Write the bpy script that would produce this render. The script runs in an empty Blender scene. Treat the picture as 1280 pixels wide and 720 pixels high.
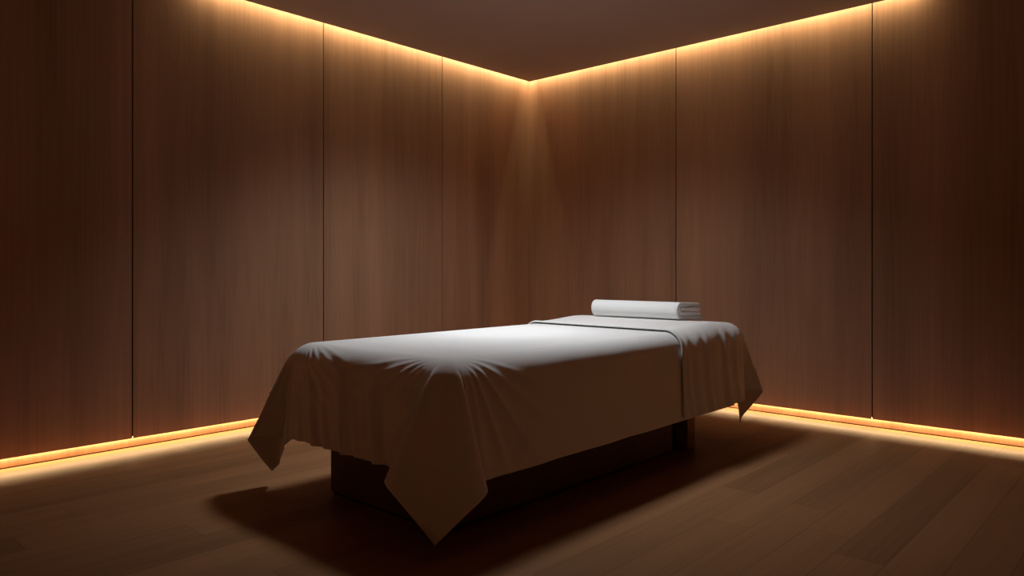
import bpy, bmesh, math, random
import numpy as np
from mathutils import Vector, Matrix

C = bpy.context.scene.collection
PI = math.pi
rng = np.random.default_rng(7)

# ------------------------------------------------------------------ colour management, world
sc = bpy.context.scene
sc.view_settings.view_transform = 'Standard'
sc.view_settings.look = 'None'
sc.view_settings.exposure = 0.0
sc.view_settings.gamma = 1.0
sc.view_settings.use_curve_mapping = False
w = bpy.data.worlds.new('world'); sc.world = w; w.use_nodes = True
w.node_tree.nodes['Background'].inputs[0].default_value = (0.0, 0.0, 0.0, 1)
sc.cycles.use_denoising = True
sc.cycles.max_bounces = 10
sc.cycles.diffuse_bounces = 6
sc.cycles.sample_clamp_indirect = 4.0

# ------------------------------------------------------------------ dimensions (metres)
# room corner at the origin; left wall runs along -Y, right wall runs along +X
PANEL_FACE = 0.04
PANEL_BOTTOM = 0.057
CEIL_EDGE = 0.14
CEIL_Z = 2.649
SOFFIT_Z = 3.0
LEN_L, LEN_R = 6.2, 5.8


# ------------------------------------------------------------------ helpers
def link_mesh(name, bm, mat, parent=None, smooth=False):
    me = bpy.data.meshes.new(name)
    bmesh.ops.recalc_face_normals(bm, faces=bm.faces)
    bm.to_mesh(me); bm.free()
    o = bpy.data.objects.new(name, me); C.objects.link(o)
    if mat: me.materials.append(mat)
    if smooth:
        for p in me.polygons: p.use_smooth = True
    if parent: o.parent = parent
    return o


def box(bm, x0, x1, y0, y1, z0, z1, bevel=0.0, seg=2):
    vs = [bm.verts.new((x, y, z)) for x in (x0, x1) for y in (y0, y1) for z in (z0, z1)]
    q = [(0, 1, 3, 2), (4, 6, 7, 5), (0, 4, 5, 1), (2, 3, 7, 6), (0, 2, 6, 4), (1, 5, 7, 3)]
    fs = [bm.faces.new([vs[i] for i in f]) for f in q]
    if bevel > 0:
        es = list({e for f in fs for e in f.edges})
        bmesh.ops.bevel(bm, geom=es, offset=bevel, segments=seg, profile=0.5, affect='EDGES')
    return bm


def box_obj(name, mat, b, parent=None, bevel=0.0, seg=2, smooth=False):
    bm = bmesh.new(); box(bm, *b, bevel=bevel, seg=seg)
    return link_mesh(name, bm, mat, parent, smooth)


def tag(o, label=None, cat=None, group=None, kind=None):
    if label: o['label'] = label
    if cat: o['category'] = cat
    if group: o['group'] = group
    if kind: o['kind'] = kind
    return o


def grid_obj(name, P, mat, parent=None, thickness=0.0):
    """P: (n, m, 3) array of points -> smooth quad sheet."""
    n, m, _ = P.shape
    idx = np.arange(n * m).reshape(n, m)
    f = np.stack([idx[:-1, :-1], idx[1:, :-1], idx[1:, 1:], idx[:-1, 1:]], -1).reshape(-1, 4)
    me = bpy.data.meshes.new(name)
    me.from_pydata(P.reshape(-1, 3).tolist(), [], f.tolist())
    me.polygons.foreach_set('use_smooth', [True] * len(me.polygons))
    me.materials.append(mat)
    o = bpy.data.objects.new(name, me); C.objects.link(o)
    if parent: o.parent = parent
    if thickness:
        s = o.modifiers.new('thickness', 'SOLIDIFY'); s.thickness = thickness; s.offset = -1.0
        s.use_even_offset = False
    return o


# ------------------------------------------------------------------ materials
class NT:
    def __init__(self, name):
        self.m = bpy.data.materials.new(name); self.m.use_nodes = True
        self.t = self.m.node_tree; self.n = self.t.nodes; self.l = self.t.links
        self.b = self.n['Principled BSDF']
    def node(self, t, **kw):
        x = self.n.new(t)
        for k, v in kw.items():
            if k.startswith('i_'): x.inputs[k[2:].replace('_', ' ')].default_value = v
            else: setattr(x, k, v)
        return x
    def link(self, a, b): self.l.new(a, b)
    def math(self, op, a, b=None):
        x = self.n.new('ShaderNodeMath'); x.operation = op
        for i, v in enumerate((a, b)):
            if v is None: continue
            if hasattr(v, 'links') or hasattr(v, 'is_linked'): self.l.new(v, x.inputs[i])
            else: x.inputs[i].default_value = v
        return x.outputs[0]
    def ramp(self, fac, stops):
        r = self.n.new('ShaderNodeValToRGB')
        e = r.color_ramp.elements
        while len(e) < len(stops): e.new(0.5)
        for k, (p, c) in enumerate(stops): e[k].position = p; e[k].color = (*c, 1)
        self.l.new(fac, r.inputs[0]); return r.outputs[0]
    def mix(self, fac, a, b, mode='MIX'):
        x = self.n.new('ShaderNodeMix'); x.data_type = 'RGBA'; x.blend_type = mode
        for s, v in ((x.inputs[0], fac), (x.inputs[6], a), (x.inputs[7], b)):
            if hasattr(v, 'is_linked'): self.l.new(v, s)
            else: s.default_value = v if not isinstance(v, tuple) else (*v, 1)
        return x.outputs[2]


def wood_veneer(name, tone, seed, along='y', rough=0.5):
    """straight-grained veneer on a vertical panel; cathedral figure up the middle of each leaf."""
    t = NT(name)
    tc = t.node('ShaderNodeTexCoord')
    sep = t.node('ShaderNodeSeparateXYZ'); t.link(tc.outputs['Object'], sep.inputs[0])
    a = sep.outputs[{'x': 0, 'y': 1}[along]]; z = sep.outputs[2]
    comb = t.node('ShaderNodeCombineXYZ')
    t.link(t.math('MULTIPLY', a, 9.0), comb.inputs[0]); t.link(t.math('MULTIPLY', z, 0.55), comb.inputs[1])
    comb.inputs[2].default_value = seed
    warp = t.node('ShaderNodeTexNoise', i_Scale=0.8, i_Detail=3.0); t.link(comb.outputs[0], warp.inputs['Vector'])
    # fine straight grain
    c2 = t.node('ShaderNodeCombineXYZ')
    aw = t.math('ADD', a, t.math('MULTIPLY', warp.outputs['Fac'], 0.05))
    t.link(t.math('MULTIPLY', aw, 110.0), c2.inputs[0]); t.link(t.math('MULTIPLY', z, 1.6), c2.inputs[1]); c2.inputs[2].default_value = seed * 3
    fine = t.node('ShaderNodeTexNoise', i_Scale=1.0, i_Detail=5.0, i_Roughness=0.65); t.link(c2.outputs[0], fine.inputs['Vector'])
    # cathedral arches: stretched rings
    c3 = t.node('ShaderNodeCombineXYZ')
    am = t.math('SUBTRACT', t.math('PINGPONG', t.math('ADD', a, seed * 0.137), 0.21), 0.02)
    t.link(t.math('MULTIPLY', am, 13.0), c3.inputs[0]); t.link(t.math('MULTIPLY', z, 0.42), c3.inputs[1]); c3.inputs[2].default_value = seed
    rings = t.node('ShaderNodeTexNoise', i_Scale=1.0, i_Detail=1.0); t.link(c3.outputs[0], rings.inputs['Vector'])
    rg = t.math('SINE', t.math('MULTIPLY', rings.outputs['Fac'], 48.0))
    # leaf-to-leaf broad variation
    c4 = t.node('ShaderNodeCombineXYZ')
    t.link(t.math('MULTIPLY', a, 5.0), c4.inputs[0]); t.link(t.math('MULTIPLY', z, 0.25), c4.inputs[1]); c4.inputs[2].default_value = seed + 5
    broad = t.node('ShaderNodeTexNoise', i_Scale=1.0, i_Detail=2.0); t.link(c4.outputs[0], broad.inputs['Vector'])
    v = t.math('ADD', t.math('MULTIPLY', fine.outputs['Fac'], 0.26),
               t.math('ADD', t.math('MULTIPLY', rg, 0.040), t.math('MULTIPLY', broad.outputs['Fac'], 0.74)))
    dark = tuple(c * 0.76 for c in tone); lite = tuple(min(1, c * 1.22) for c in tone)
    col = t.ramp(v, [(0.30, dark), (0.50, tone), (0.72, lite)])
    t.link(col, t.b.inputs['Base Color'])
    t.b.inputs['Roughness'].default_value = rough
    t.b.inputs['Specular IOR Level'].default_value = 0.12
    bp = t.node('ShaderNodeBump', i_Strength=0.03, i_Distance=0.001); t.link(fine.outputs['Fac'], bp.inputs['Height'])
    t.link(bp.outputs[0], t.b.inputs['Normal'])
    return t.m


def floor_boards(name, tone):
    t = NT(name)
    tc = t.node('ShaderNodeTexCoord')
    sep = t.node('ShaderNodeSeparateXYZ'); t.link(tc.outputs['Object'], sep.inputs[0])
    x, y = sep.outputs[0], sep.outputs[1]
    W, L = 0.165, 2.1
    row = t.math('FLOOR', t.math('DIVIDE', x, W))
    wn = t.node('ShaderNodeTexWhiteNoise', noise_dimensions='1D'); t.link(row, wn.inputs['W'])
    ys = t.math('ADD', y, t.math('MULTIPLY', wn.outputs['Value'], 7.3))
    brd = t.math('FLOOR', t.math('DIVIDE', ys, L))
    cb = t.node('ShaderNodeCombineXYZ'); t.link(row, cb.inputs[0]); t.link(brd, cb.inputs[1])
    wb = t.node('ShaderNodeTexWhiteNoise', noise_dimensions='3D'); t.link(cb.outputs[0], wb.inputs['Vector'])
    # grain
    c2 = t.node('ShaderNodeCombineXYZ')
    t.link(t.math('MULTIPLY', x, 75.0), c2.inputs[0])
    t.link(t.math('ADD', t.math('MULTIPLY', y, 1.7), t.math('MULTIPLY', wb.outputs['Value'], 30.0)), c2.inputs[1])
    g = t.node('ShaderNodeTexNoise', i_Scale=1.0, i_Detail=5.0, i_Roughness=0.6); t.link(c2.outputs[0], g.inputs['Vector'])
    c3 = t.node('ShaderNodeCombineXYZ')
    t.link(t.math('MULTIPLY', x, 12.0), c3.inputs[0])
    t.link(t.math('ADD', t.math('MULTIPLY', y, 0.5), t.math('MULTIPLY', wb.outputs['Value'], 50.0)), c3.inputs[1])
    g2 = t.node('ShaderNodeTexNoise', i_Scale=1.0, i_Detail=2.0); t.link(c3.outputs[0], g2.inputs['Vector'])
    v = t.math('ADD', t.math('MULTIPLY', g.outputs['Fac'], 0.40),
               t.math('ADD', t.math('MULTIPLY', g2.outputs['Fac'], 0.34), t.math('MULTIPLY', wb.outputs['Value'], 0.26)))
    dark = tuple(c * 0.72 for c in tone); lite = tuple(c * 1.25 for c in tone)
    col = t.ramp(v, [(0.28, dark), (0.5, tone), (0.75, lite)])
    # narrow seams
    fx = t.math('FRACT', t.math('DIVIDE', x, W)); fy = t.math('FRACT', t.math('DIVIDE', ys, L))
    sx = t.math('LESS_THAN', t.math('MINIMUM', fx, t.math('SUBTRACT', 1.0, fx)), 0.007)
    sy = t.math('LESS_THAN', t.math('MINIMUM', fy, t.math('SUBTRACT', 1.0, fy)), 0.0006)
    seam = t.math('MAXIMUM', sx, sy)
    col = t.mix(t.math('MULTIPLY', seam, 0.55), col, tuple(c * 0.25 for c in tone))
    t.link(col, t.b.inputs['Base Color'])
    t.b.inputs['Roughness'].default_value = 0.46
    t.b.inputs['Specular IOR Level'].default_value = 0.05
    bp = t.node('ShaderNodeBump', i_Strength=0.12, i_Distance=0.002)
    t.link(t.math('SUBTRACT', g.outputs['Fac'], t.math('MULTIPLY', seam, 1.0)), bp.inputs['Height'])
    t.link(bp.outputs[0], t.b.inputs['Normal'])
    return t.m


def cloth_mat(name, col, scale=900.0, bump=0.10, sheen=0.15, terry=False):
    t = NT(name)
    tc = t.node('ShaderNodeTexCoord')
    n = t.node('ShaderNodeTexNoise', i_Scale=scale, i_Detail=2.0); t.link(tc.outputs['Object'], n.inputs['Vector'])
    n2 = t.node('ShaderNodeTexNoise', i_Scale=6.0, i_Detail=3.0); t.link(tc.outputs['Object'], n2.inputs['Vector'])
    c = t.ramp(n2.outputs['Fac'], [(0.3, tuple(x * 0.97 for x in col)), (0.7, col)])
    t.link(c, t.b.inputs['Base Color'])
    t.b.inputs['Roughness'].default_value = 0.85
    t.b.inputs['Specular IOR Level'].default_value = 0.2
    t.b.inputs['Sheen Weight'].default_value = sheen
    t.b.inputs['Sheen Roughness'].default_value = 0.5
    bp = t.node('ShaderNodeBump', i_Strength=bump, i_Distance=0.003 if terry else 0.001)
    t.link(n.outputs['Fac'], bp.inputs['Height']); t.link(bp.outputs[0], t.b.inputs['Normal'])
    return t.m


def plain(name, col, rough=0.7, var=0.06, scale=4.0):
    t = NT(name)
    tc = t.node('ShaderNodeTexCoord')
    n = t.node('ShaderNodeTexNoise', i_Scale=scale, i_Detail=3.0); t.link(tc.outputs['Object'], n.inputs['Vector'])
    c = t.ramp(n.outputs['Fac'], [(0.3, tuple(x * (1 - var) for x in col)), (0.7, tuple(x * (1 + var) for x in col))])
    t.link(c, t.b.inputs['Base Color']); t.b.inputs['Roughness'].default_value = rough
    t.b.inputs['Specular IOR Level'].default_value = 0.25
    return t.m


WOOD = (0.355, 0.190, 0.112)
M_wall_y = [wood_veneer('wall_veneer_left_%d' % i, WOOD, 1.7 + 2.3 * i, 'y') for i in range(3)]
M_wall_x = [wood_veneer('wall_veneer_right_%d' % i, WOOD, 2.9 + 3.1 * i, 'x') for i in range(3)]
SKIRT = (0.52, 0.32, 0.19)
M_skirt_y = wood_veneer('skirting_wood_left', SKIRT, 9.1, 'y')
M_skirt_x = wood_veneer('skirting_wood_right', SKIRT, 8.3, 'x')
M_core = plain('panel_backing', (0.03, 0.02, 0.014))
M_ceil = plain('ceiling_paint', (0.44, 0.345, 0.285), 0.8, 0.03, 1.2)
M_floor = floor_boards('floor_boards', (0.285, 0.142, 0.066))
M_sheet = cloth_mat('white_cotton', (0.80, 0.79, 0.775))
M_towel = cloth_mat('white_terry', (0.89, 0.885, 0.87), 420.0, 0.45, 0.3, True)
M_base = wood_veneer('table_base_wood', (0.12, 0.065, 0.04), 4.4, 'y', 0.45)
M_base2 = wood_veneer('table_end_wood', (0.26, 0.14, 0.08), 6.4, 'y', 0.45)
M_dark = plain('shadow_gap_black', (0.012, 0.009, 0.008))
M_pad = plain('upholstery', (0.45, 0.40, 0.34), 0.6)

# ------------------------------------------------------------------ room shell
fl = box_obj('floor', M_floor, (-0.02, LEN_R, -LEN_L, 0.02, -0.05, 0.0)); tag(fl, kind='structure')
ce = box_obj('ceiling', M_ceil, (CEIL_EDGE, LEN_R, -LEN_L, -CEIL_EDGE, CEIL_Z, CEIL_Z + 0.03)); tag(ce, kind='structure')
so = box_obj('trim_1', M_ceil, (-0.1, LEN_R, -LEN_L, 0.1, SOFFIT_Z, SOFFIT_Z + 0.04)); tag(so, kind='structure')

G = 0.0035


def wall_core(name, axis, length, flip=False, at=0.0):
    """dark backing with a recess at the floor; axis 'y' runs along -Y at x = at, axis 'x' runs along +X at y = at."""
    bm = bmesh.new()
    def bx(d0, d1, z0, z1):
        d0, d1 = (d0, d1) if not flip else (-d1, -d0)
        if axis == 'y': box(bm, at + d0, at + d1, -LEN_L, 0.1, z0, z1)
        else: box(bm, 0.0, LEN_R, at - d1, at - d0, z0, z1)
    bx(-0.1, 0.0, 0.0, SOFFIT_Z)
    bx(0.0, 0.0275, 0.0765, SOFFIT_Z - 0.002)
    bx(0.0235, 0.0275, 0.0655, 0.0765)  # hidden rail added to block strip light leaking through the panel seams
    return tag(link_mesh(name, bm, M_core), kind='structure')


wl = wall_core('wall_left', 'y', LEN_L)
seams = [-PANEL_FACE, -1.075, -2.165, -3.400, -4.70, -LEN_L]
for i in range(len(seams) - 1):
    hi = seams[i] - (G if i else 0.0); lo = seams[i + 1] + G
    box_obj('wall_panel', M_wall_y[i % 3], (0.028, PANEL_FACE, lo, hi, PANEL_BOTTOM, SOFFIT_Z - 0.002), wl, bevel=0.001, seg=1)
wr = wall_core('wall_right', 'x', LEN_R)
seams = [0.028, 1.530, 2.925, 4.35, LEN_R]
for i in range(len(seams) - 1):
    lo = seams[i] + (G if i else 0.0); hi = seams[i + 1] - G
    box_obj('wall_panel', M_wall_x[i % 3], (lo, hi, -PANEL_FACE, -0.028, PANEL_BOTTOM, SOFFIT_Z - 0.002), wr, bevel=0.001, seg=1)
# the two walls behind the camera close the room
wn = wall_core('wall_near', 'x', LEN_R, True, -LEN_L)
box_obj('wall_panel', M_wall_x[1], (0.05, LEN_R - 0.05, -LEN_L + 0.028, -LEN_L + PANEL_FACE, PANEL_BOTTOM, CEIL_Z - 0.001), wn)
ws = wall_core('wall_side', 'y', LEN_L, True, LEN_R)
box_obj('wall_panel', M_wall_y[1], (LEN_R - PANEL_FACE, LEN_R - 0.028, -LEN_L + 0.05, -0.05, PANEL_BOTTOM, CEIL_Z - 0.001), ws)
b = box_obj('baseboard_left', M_skirt_y, (0.0005, 0.006, -LEN_L, -0.006, 0.006, 0.0755)); tag(b, kind='structure')
b = box_obj('baseboard_right', M_skirt_x, (0.006, LEN_R, -0.006, -0.0005, 0.006, 0.0755)); tag(b, kind='structure')


# ------------------------------------------------------------------ linen drape
R = 0.09                                   # roundness of the padded edge
OX0, OX1, OY0, OY1 = 1.41, 2.47, -3.25, -0.86   # outside faces of the hanging linen
ZT = 0.676                                 # crest of the linen


def smooth(a, b, x):
    t = np.clip((x - a) / (b - a), 0, 1); return t * t * (3 - 2 * t)


def loop(th, pts):
    """direction slopes (outward, sideways) round a hanging corner; th 0..90 deg from the Y face to the X face.
    pts: five pairs at even steps, or triples (th, outward, sideways)."""
    P = np.array(pts, float)
    if P.shape[1] == 2: P = np.column_stack([np.linspace(0, 90, len(P)), P])
    tt = np.linspace(0, 90, 361)
    o = np.interp(tt, P[:, 0], P[:, 1]); s = np.interp(tt, P[:, 0], P[:, 2])
    h = 12 if len(P) > 5 else 16
    kern = np.hanning(2 * h + 1); kern /= kern.sum()
    def blur(a):
        e = np.concatenate([2 * a[0] - a[h:0:-1], a, 2 * a[-1] - a[-2:-h - 2:-1]])
        return np.convolve(e, kern, 'valid')
    o, s = blur(o), blur(s)
    return np.interp(th, tt, o), np.interp(th, tt, s)


# corner loops: (outward, sideways); sideways positive = towards the second face (the Y face -> X face order below)
CORN = {
    (1, -1): [(0, 0.02, 0.0), (9, -0.01, -0.19), (17.5, 0.01, -0.39), (22, 0.06, -0.425), (27, 0.12, -0.38), (45, 0.13, -0.085),
              (63, 0.03, 0.17), (68, -0.06, 0.228), (73, -0.13, 0.20), (81, -0.06, 0.10), (90, 0.02, 0.0)],
    (-1, -1): [(0.02, 0.0), (0.084, 0.02), (0.188, 0.20), (0.539, 0.002), (0.05, 0.05)],
    (1, 1): [(0.02, 0.02), (0.393, -0.081), (0.074, -0.236), (0.0, -0.18), (0.02, 0.0)],
    (-1, 1): [(0.02, 0.0), (0.13, -0.40), (0.14, 0.0), (0.13, 0.40), (0.02, 0.0)],
}


def drape(U, V, off=0.0, top=None, wr_f=None):
    r_ = R + off
    x0, x1, y0, y1 = OX0 + R, OX1 - R, OY0 + R, OY1 - R
    cx, cy = np.clip(U, x0, x1), np.clip(V, y0, y1)
    qx, qy = U - cx, V - cy
    r = np.hypot(qx, qy); rs = np.where(r > 1e-9, r, 1)
    hx, hy = qx / rs, qy / rs
    sx, sy = np.sign(qx), np.sign(qy)
    flare = 0.035
    dx, dy = hx * flare, hy * flare
    corner = (np.abs(qx) > 1e-9) & (np.abs(qy) > 1e-9)
    th = np.degrees(np.arctan2(np.abs(qx), np.abs(qy)))   # 0 on the Y face, 90 on the X face
    for (ax, ay), pts in CORN.items():
        m = corner & (sx == ax) & (sy == ay)
        if not m.any(): continue
        o, s = loop(th[m], pts)
        ex, ey = ax / math.sqrt(2), ay / math.sqrt(2)        # outward diagonal
        tx, ty = ax / math.sqrt(2), -ay / math.sqrt(2)       # sideways, Y face -> X face
        e = np.minimum(th[m], 90 - th[m]) / 10.0
        f = np.clip(1 - e, 0, 1) * flare
        dx[m] = o * ex + s * tx + f * hx[m]; dy[m] = o * ey + s * ty + f * hy[m]
    n = np.sqrt(dx * dx + dy * dy + 1); dx, dy, dz = dx / n, dy / n, -1 / n
    phi = np.clip(r / r_, 0, PI / 2)
    a, b, c = r_ * np.sin(phi), r_ * (1 - np.cos(phi)), np.maximum(r - r_ * PI / 2, 0)
    X = cx + a * hx + (b + c) * dx
    Y = cy + a * hy + (b + c) * dy
    Z = ZT + off + (b + c) * dz
    if top is not None: Z = Z + top(X, Y) * smooth(0.25, 0.0, r)
    P = np.stack([X, Y, Z], -1)
    if wr_f is not None:
        gu = np.gradient(P, axis=0); gv = np.gradient(P, axis=1)
        N = np.cross(gu, gv); N /= np.maximum(np.linalg.norm(N, axis=-1, keepdims=True), 1e-12)
        P = P + N * wr_f(U, V, qx, qy, r, corner)[..., None]
    return P


def streaks(t, specs):
    y = np.zeros_like(t)
    for lam, ph, am in specs: y += am * np.sin(2 * PI * t / lam + ph)
    return y


def ridges(ang, specs):
    y = np.zeros_like(ang)
    for c, wd, am in specs: y += am * np.exp(-((ang - c) / wd) ** 2)
    return y


def wr_main(U, V, qx, qy, r, corner):
    x0, x1, y0, y1 = OX0 + R, OX1 - R, OY0 + R, OY1 - R
    side = ~corner
    hang = smooth(0.06, 0.30, r)
    out = np.zeros_like(r)
    # foot face: soft vertical folds, gathered towards both corners
    foot = side & (qy < 0)
    tf = U + 0.12 * r * (U - 1.94)
    edge = smooth(0.0, 0.06, U - x0) * smooth(0.0, 0.06, x1 - U)
    f = streaks(tf + 0.03 * np.sin(7 * r), [(0.115, 0.4, 0.0068), (0.075, 1.9, 0.0048), (0.21, 2.2, 0.005)]) * hang
    for c, sgn in ((x1, -1), (x0, 1)):
        ang = np.arctan2(sgn * (U - c), np.maximum(r, 1e-4))
        dist = np.hypot(U - c, r)
        env = smooth(0.04, 0.12, dist) * smooth(0.62, 0.2, dist)
        f += env * ridges(ang, [(0.30, 0.05, 0.007), (0.52, 0.05, 0.0065), (0.74, 0.045, 0.006), (0.96, 0.045, 0.005), (1.15, 0.04, 0.004), (1.30, 0.035, 0.003)])
    out += np.where(foot, f * edge, 0)
    # right (long) face: nearly smooth, a few diagonal pulls from the near corner
    rt = side & (np.abs(qx) > 0)
    edge = smooth(0.0, 0.06, V - y0)
    ang = np.arctan2(V - y0, np.maximum(r, 1e-4)); dist = np.hypot(V - y0, r)
    env = smooth(0.05, 0.14, dist) * smooth(0.85, 0.25, dist)
    f = env * ridges(ang, [(0.20, 0.05, 0.006), (0.42, 0.05, 0.008), (0.70, 0.05, 0.006), (0.95, 0.05, 0.0045), (1.16, 0.04, 0.003)])
    f += hang * streaks(V + 0.25 * r, [(0.46, 0.3, 0.003), (0.27, 1.2, 0.0016)])
    out += np.where(rt, f * edge, 0)
    # hanging corners: a soft centre crease
    th = np.degrees(np.arctan2(np.abs(qx), np.abs(qy)))
    cf = (-0.006 * np.exp(-((th - 45) / 5.0) ** 2) + 0.009 * np.exp(-((th - 23) / 4.0) ** 2) + 0.009 * np.exp(-((th - 67) / 4.0) ** 2)) * smooth(0.05, 0.2, r)
    out += np.where(corner, cf, 0)
    return out * smooth(Y_FOLD - 0.02, Y_FOLD - 0.2, V)


DROP = 0.500
Y_FOLD = -1.64                             # where the upper cover begins
COVER = 0.0125
DROP_FOOT = 0.470
NU = 250
u = np.linspace(OX0 + R - DROP, OX1 - R + DROP, NU)
v = np.linspace(OY0 + R - DROP_FOOT, -1.08, 310)
# put grid lines exactly on the fold boundaries
for arr, marks in ((u, (OX0 + R, OX1 - R)), (v, (OY0 + R,))):
    for mk in marks: arr[np.argmin(abs(arr - mk))] = mk
U, V = np.meshgrid(u, v, indexing='ij')
P = drape(U, V, 0.0, None, wr_main)
sheet = grid_obj('bed_sheet', P, M_sheet, None, 0.0025)
tag(sheet, 'smooth white cotton sheet draped over the treatment table, its corners hanging in points', 'sheet')


# upper cover over the head end
def crown(X, Y):
    return 0.018 * np.exp(-((Y + 1.22) / 0.20) ** 2)



def wr_head(U, V, qx, qy, r, corner):
    y1 = OY1 - R
    side = ~corner
    out = np.zeros_like(r)
    hang = smooth(0.03, 0.24, r)
    rt = side & (np.abs(qx) > 0)
    e = smooth(y1, y1 - 0.05, V) * smooth(Y_FOLD, Y_FOLD + 0.05, V)
    f = hang * streaks(V + 0.06 * np.sin(5 * r) - 0.10 * r, [(0.105, 0.7, 0.0068), (0.16, 2.5, 0.0052), (0.068, 1.0, 0.0026)])
    out += np.where(rt, (f + 0.011 * hang) * e, 0)
    hd = side & (qy > 0)
    f = hang * streaks(U, [(0.13, 0.2, 0.005), (0.21, 1.7, 0.004)])
    e = smooth(0, 0.06, U - OX0 - R) * smooth(0, 0.06, OX1 - R - U)
    out += np.where(hd, (f + 0.007 * hang) * e, 0)
    # rolled folded edge across the table
    out += 0.006 * np.exp(-((V - Y_FOLD - 0.012) / 0.012) ** 2)
    return out


u = np.linspace(OX0 + R - DROP - 0.005, OX1 - R + DROP + 0.005, 250)
v = np.concatenate([np.linspace(Y_FOLD, Y_FOLD + 0.05, 14)[:-1], np.linspace(Y_FOLD + 0.05, OY1 - R + DROP - 0.03, 130)])
for mk in (OX0 + R, OX1 - R): u[np.argmin(abs(u - mk))] = mk
v[np.argmin(abs(v - (OY1 - R)))] = OY1 - R
U, V = np.meshgrid(u, v, indexing='ij')
P = drape(U, V, COVER, crown, wr_head)
cover = grid_obj('top_cover', P, M_sheet, None, 0.006)
tag(cover, 'white folded cover spread crosswise over the head end of the table, under the towel', 'cover')

# ------------------------------------------------------------------ treatment table
tb = bpy.data.objects.new('massage_table', None); C.objects.link(tb); tb.location = (1.94, -2.2, 0)
tag(tb, 'low massage table with dark wooden box base under white linen', 'massage table')


def tpart(name, mat, b, bevel=0.0, seg=2, smooth=False, parent=None):
    bx = (b[0] - 1.94, b[1] - 1.94, b[2] + 2.2, b[3] + 2.2, b[4], b[5])
    return box_obj(name, mat, bx, parent or tb, bevel, seg, smooth)


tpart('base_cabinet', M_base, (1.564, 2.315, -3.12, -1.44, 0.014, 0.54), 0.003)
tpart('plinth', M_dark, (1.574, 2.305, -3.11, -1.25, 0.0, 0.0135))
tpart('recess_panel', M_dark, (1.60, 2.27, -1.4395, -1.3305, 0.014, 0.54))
tpart('end_panel', M_base2, (1.55, 2.345, -1.33, -1.245, 0.0005, 0.54), 0.003)
tpart('padded_top', M_pad, (OX0 + 0.022, OX1 - 0.022, OY0 + 0.022, OY1 - 0.022, 0.5405, ZT - 0.008), 0.062, 8, True)

# ------------------------------------------------------------------ folded towel
T = 0.0255; TL = 0.60; TD = 0.30


def towel_path():
    pts = []
    def seg(p0, p1, n):
        for k in range(n): pts.append((p0[0] + (p1[0] - p0[0]) * k / n, p0[1] + (p1[1] - p0[1]) * k / n))
    def arc(c, r, a0, a1, n):
        for k in range(n):
            a = a0 + (a1 - a0) * k / n; pts.append((c[0] + r * math.cos(a), c[1] + r * math.sin(a)))
    zc = 2 * T
    # start at the bottom layer's free edge (back), run forward, wrap up over the front, back along the top,
    # turn down at the back, forward along the third layer, wrap round, back along the second layer
    f = 1.55 * T
    seg((TD, zc - 1.5 * T), (f, zc - 1.5 * T), 26)
    arc((f, zc), 1.5 * T, -PI / 2, -3 * PI / 2, 22)
    seg((f, zc + 1.5 * T), (TD - T, zc + 1.5 * T), 26)
    arc((TD - T, zc + T), 0.5 * T, PI / 2, -PI / 2, 10)
    seg((TD - T, zc + 0.5 * T), (f + 0.004, zc + 0.5 * T), 24)
    arc((f + 0.004, zc), 0.5 * T, PI / 2, 3 * PI / 2, 12)
    seg((f + 0.004, zc - 0.5 * T), (TD - 0.006, zc - 0.5 * T), 24)
    pts.append((TD - 0.006, zc - 0.5 * T))
    return np.array(pts)


def towel_mesh():
    p = towel_path()
    d = np.gradient(p, axis=0); d /= np.linalg.norm(d, axis=1, keepdims=True)
    nrm = np.stack([-d[:, 1], d[:, 0]], 1)
    n = len(p)
    h = T * 0.49
    # stadium outline of the ribbon across its width
    ring = []
    ne, nl = 8, 30
    for k in range(ne + 1):
        a = -PI / 2 + PI * k / ne; ring.append((TL / 2 - 0.5 * h + 0.5 * h * math.cos(a) + 0.0, h * math.sin(a)))
    for k in range(1, nl): ring.append((TL / 2 - 0.5 * h - (TL - h) * k / nl, h))
    for k in range(ne + 1):
        a = PI / 2 + PI * k / ne; ring.append((-TL / 2 + 0.5 * h + 0.5 * h * math.cos(a), h * math.sin(a)))
    for k in range(1, nl): ring.append((-TL / 2 + 0.5 * h + (TL - h) * k / nl, -h))
    ring = np.array(ring); m = len(ring)
    s = np.linspace(0, 1, n)
    jit = 0.004 * np.sin(9 * s + 0.5) + 0.003 * np.sin(23 * s)
    V = np.zeros((n, m, 3))
    for i in range(n):
        sc_ = np.where(np.abs(ring[:, 0]) > TL / 2 - h, 1.0, 1.0)
        V[i, :, 0] = ring[:, 0] + np.sign(ring[:, 0]) * jit[i]
        q = p[i][None, :] + nrm[i][None, :] * ring[:, 1:2]
        # soft plush swelling
        V[i, :, 1] = q[:, 0]; V[i, :, 2] = q[:, 1]
    bm = bmesh.new()
    vs = [[bm.verts.new(V[i, j]) for j in range(m)] for i in range(n)]
    for i in range(n - 1):
        for j in range(m):
            bm.faces.new((vs[i][j], vs[i][(j + 1) % m], vs[i + 1][(j + 1) % m], vs[i + 1][j]))
    bm.faces.new(vs[0]); bm.faces.new(list(reversed(vs[-1])))
    return bm


tw = link_mesh('folded_towel', towel_mesh(), M_towel, None, True)
tw.location = (1.925, -1.235, ZT + COVER + 0.0235)
tw.rotation_euler = (math.radians(-3.0), 0, math.radians(2.0))
tag(tw, 'thick white folded towel lying on the head end of the table', 'towel')


# ------------------------------------------------------------------ lights
def area(name, loc, direction, sx, sy, power, col, spread=180):
    L = bpy.data.lights.new(name, 'AREA'); L.shape = 'RECTANGLE'; L.size = sx; L.size_y = sy
    L.energy = power; L.color = col; L.spread = math.radians(spread)
    o = bpy.data.objects.new(name, L); C.objects.link(o); o.location = loc
    return o, Vector(direction).normalized()


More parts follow.
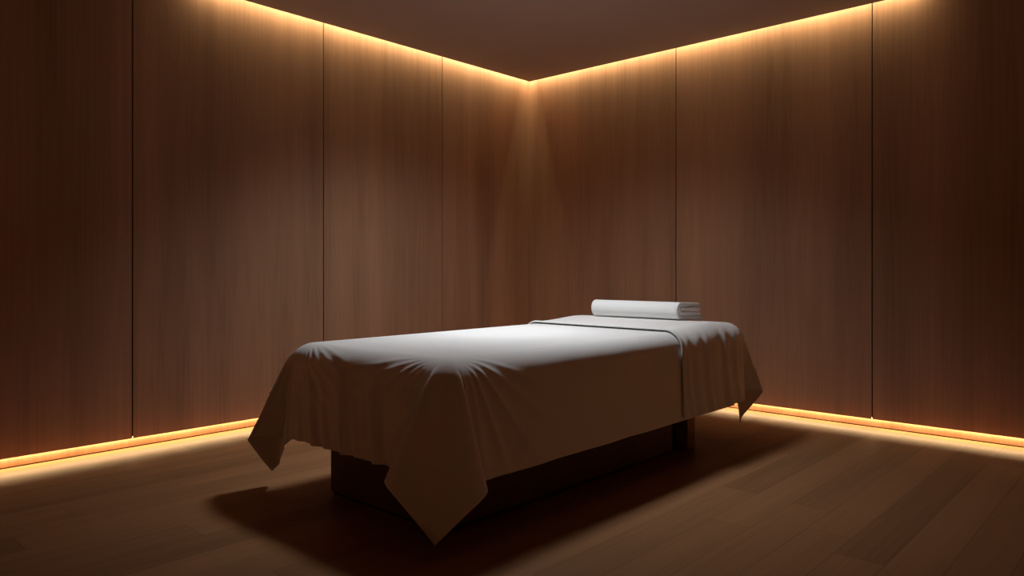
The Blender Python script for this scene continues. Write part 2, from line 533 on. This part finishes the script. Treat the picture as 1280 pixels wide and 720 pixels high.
def aim(o, d, long_axis):
    z = -d; x = Vector(long_axis).normalized(); y = z.cross(x).normalized()
    m = Matrix((x, y, z)).transposed()
    o.rotation_euler = m.to_euler()


WARM = (1.0, 0.84, 0.50)
AMBER = (1.0, 0.72, 0.37)
# cove strips above the dropped ceiling, washing down the walls
COVE = 4.2; t = math.radians(24)
LL = 3.0
o, d = area('cove_light_left', (0.119, -0.05 - LL / 2, 2.73), (-math.cos(t), 0, -math.sin(t)), LL, 0.016, COVE * LL, WARM); aim(o, d, (0, 1, 0))
LL = 3.15
o, d = area('cove_light_right', (0.05 + LL / 2, -0.119, 2.73), (0, math.cos(t), -math.sin(t)), LL, 0.016, COVE * LL, WARM); aim(o, d, (1, 0, 0))
# floor strips tucked behind the bottom lip of the wall panels
FLR = 3.7; t = math.radians(40)
LL = LEN_L - 0.05
o, d = area('floor_light_left', (0.0120, -0.02 - LL / 2, 0.0618), (math.cos(t), 0, -math.sin(t)), LL, 0.005, FLR * LL, AMBER); aim(o, d, (0, 1, 0))
LL = LEN_R - 0.05
o, d = area('floor_light_right', (0.02 + LL / 2, -0.0120, 0.0618), (0, -math.cos(t), -math.sin(t)), LL, 0.005, FLR * LL, AMBER); aim(o, d, (1, 0, 0))
LL = LEN_R - 0.2
o, d = area('floor_fill_near', (LEN_R / 2, -LEN_L + 0.0120, 0.0618), (0, math.cos(t), -math.sin(t)), LL, 0.005, FLR * LL, AMBER); aim(o, d, (1, 0, 0))  # unseen strip behind the camera, added to brighten the linen's camera-facing sides
LL = LEN_L - 0.2
o, d = area('floor_fill_side', (LEN_R - 0.0120, -LEN_L / 2, 0.0618), (-math.cos(t), 0, -math.sin(t)), LL, 0.005, FLR * LL, AMBER); aim(o, d, (0, 1, 0))  # second added strip out of view, more warm fill for the hanging linen
# ceiling downlight above the table
DOWN = 200.0
L = bpy.data.lights.new('downlight', 'SPOT'); L.energy = DOWN; L.color = (0.92, 0.98, 1.02)
L.spot_size = math.radians(128); L.spot_blend = 1.0; L.shadow_soft_size = 0.20
o = bpy.data.objects.new('downlight', L); C.objects.link(o); o.location = (1.72, -2.15, CEIL_Z - 0.03)
o.rotation_euler = Vector((-0.10, 0.15, -0.98)).to_track_quat('-Z', 'Y').to_euler()

# ------------------------------------------------------------------ camera
cam = bpy.data.cameras.new('camera'); co = bpy.data.objects.new('camera', cam); C.objects.link(co)
co.location = (4.37951, -4.99012, 1.00617)
fw = Vector((-0.67586, 0.73703, 0.0))
co.rotation_euler = fw.to_track_quat('-Z', 'Y').to_euler()
cam.sensor_fit = 'HORIZONTAL'; cam.sensor_width = 36.0; cam.lens = 917.0 / 1280 * 36
cam.shift_y = -24 / 1280
cam.clip_start = 0.05
sc.camera = co
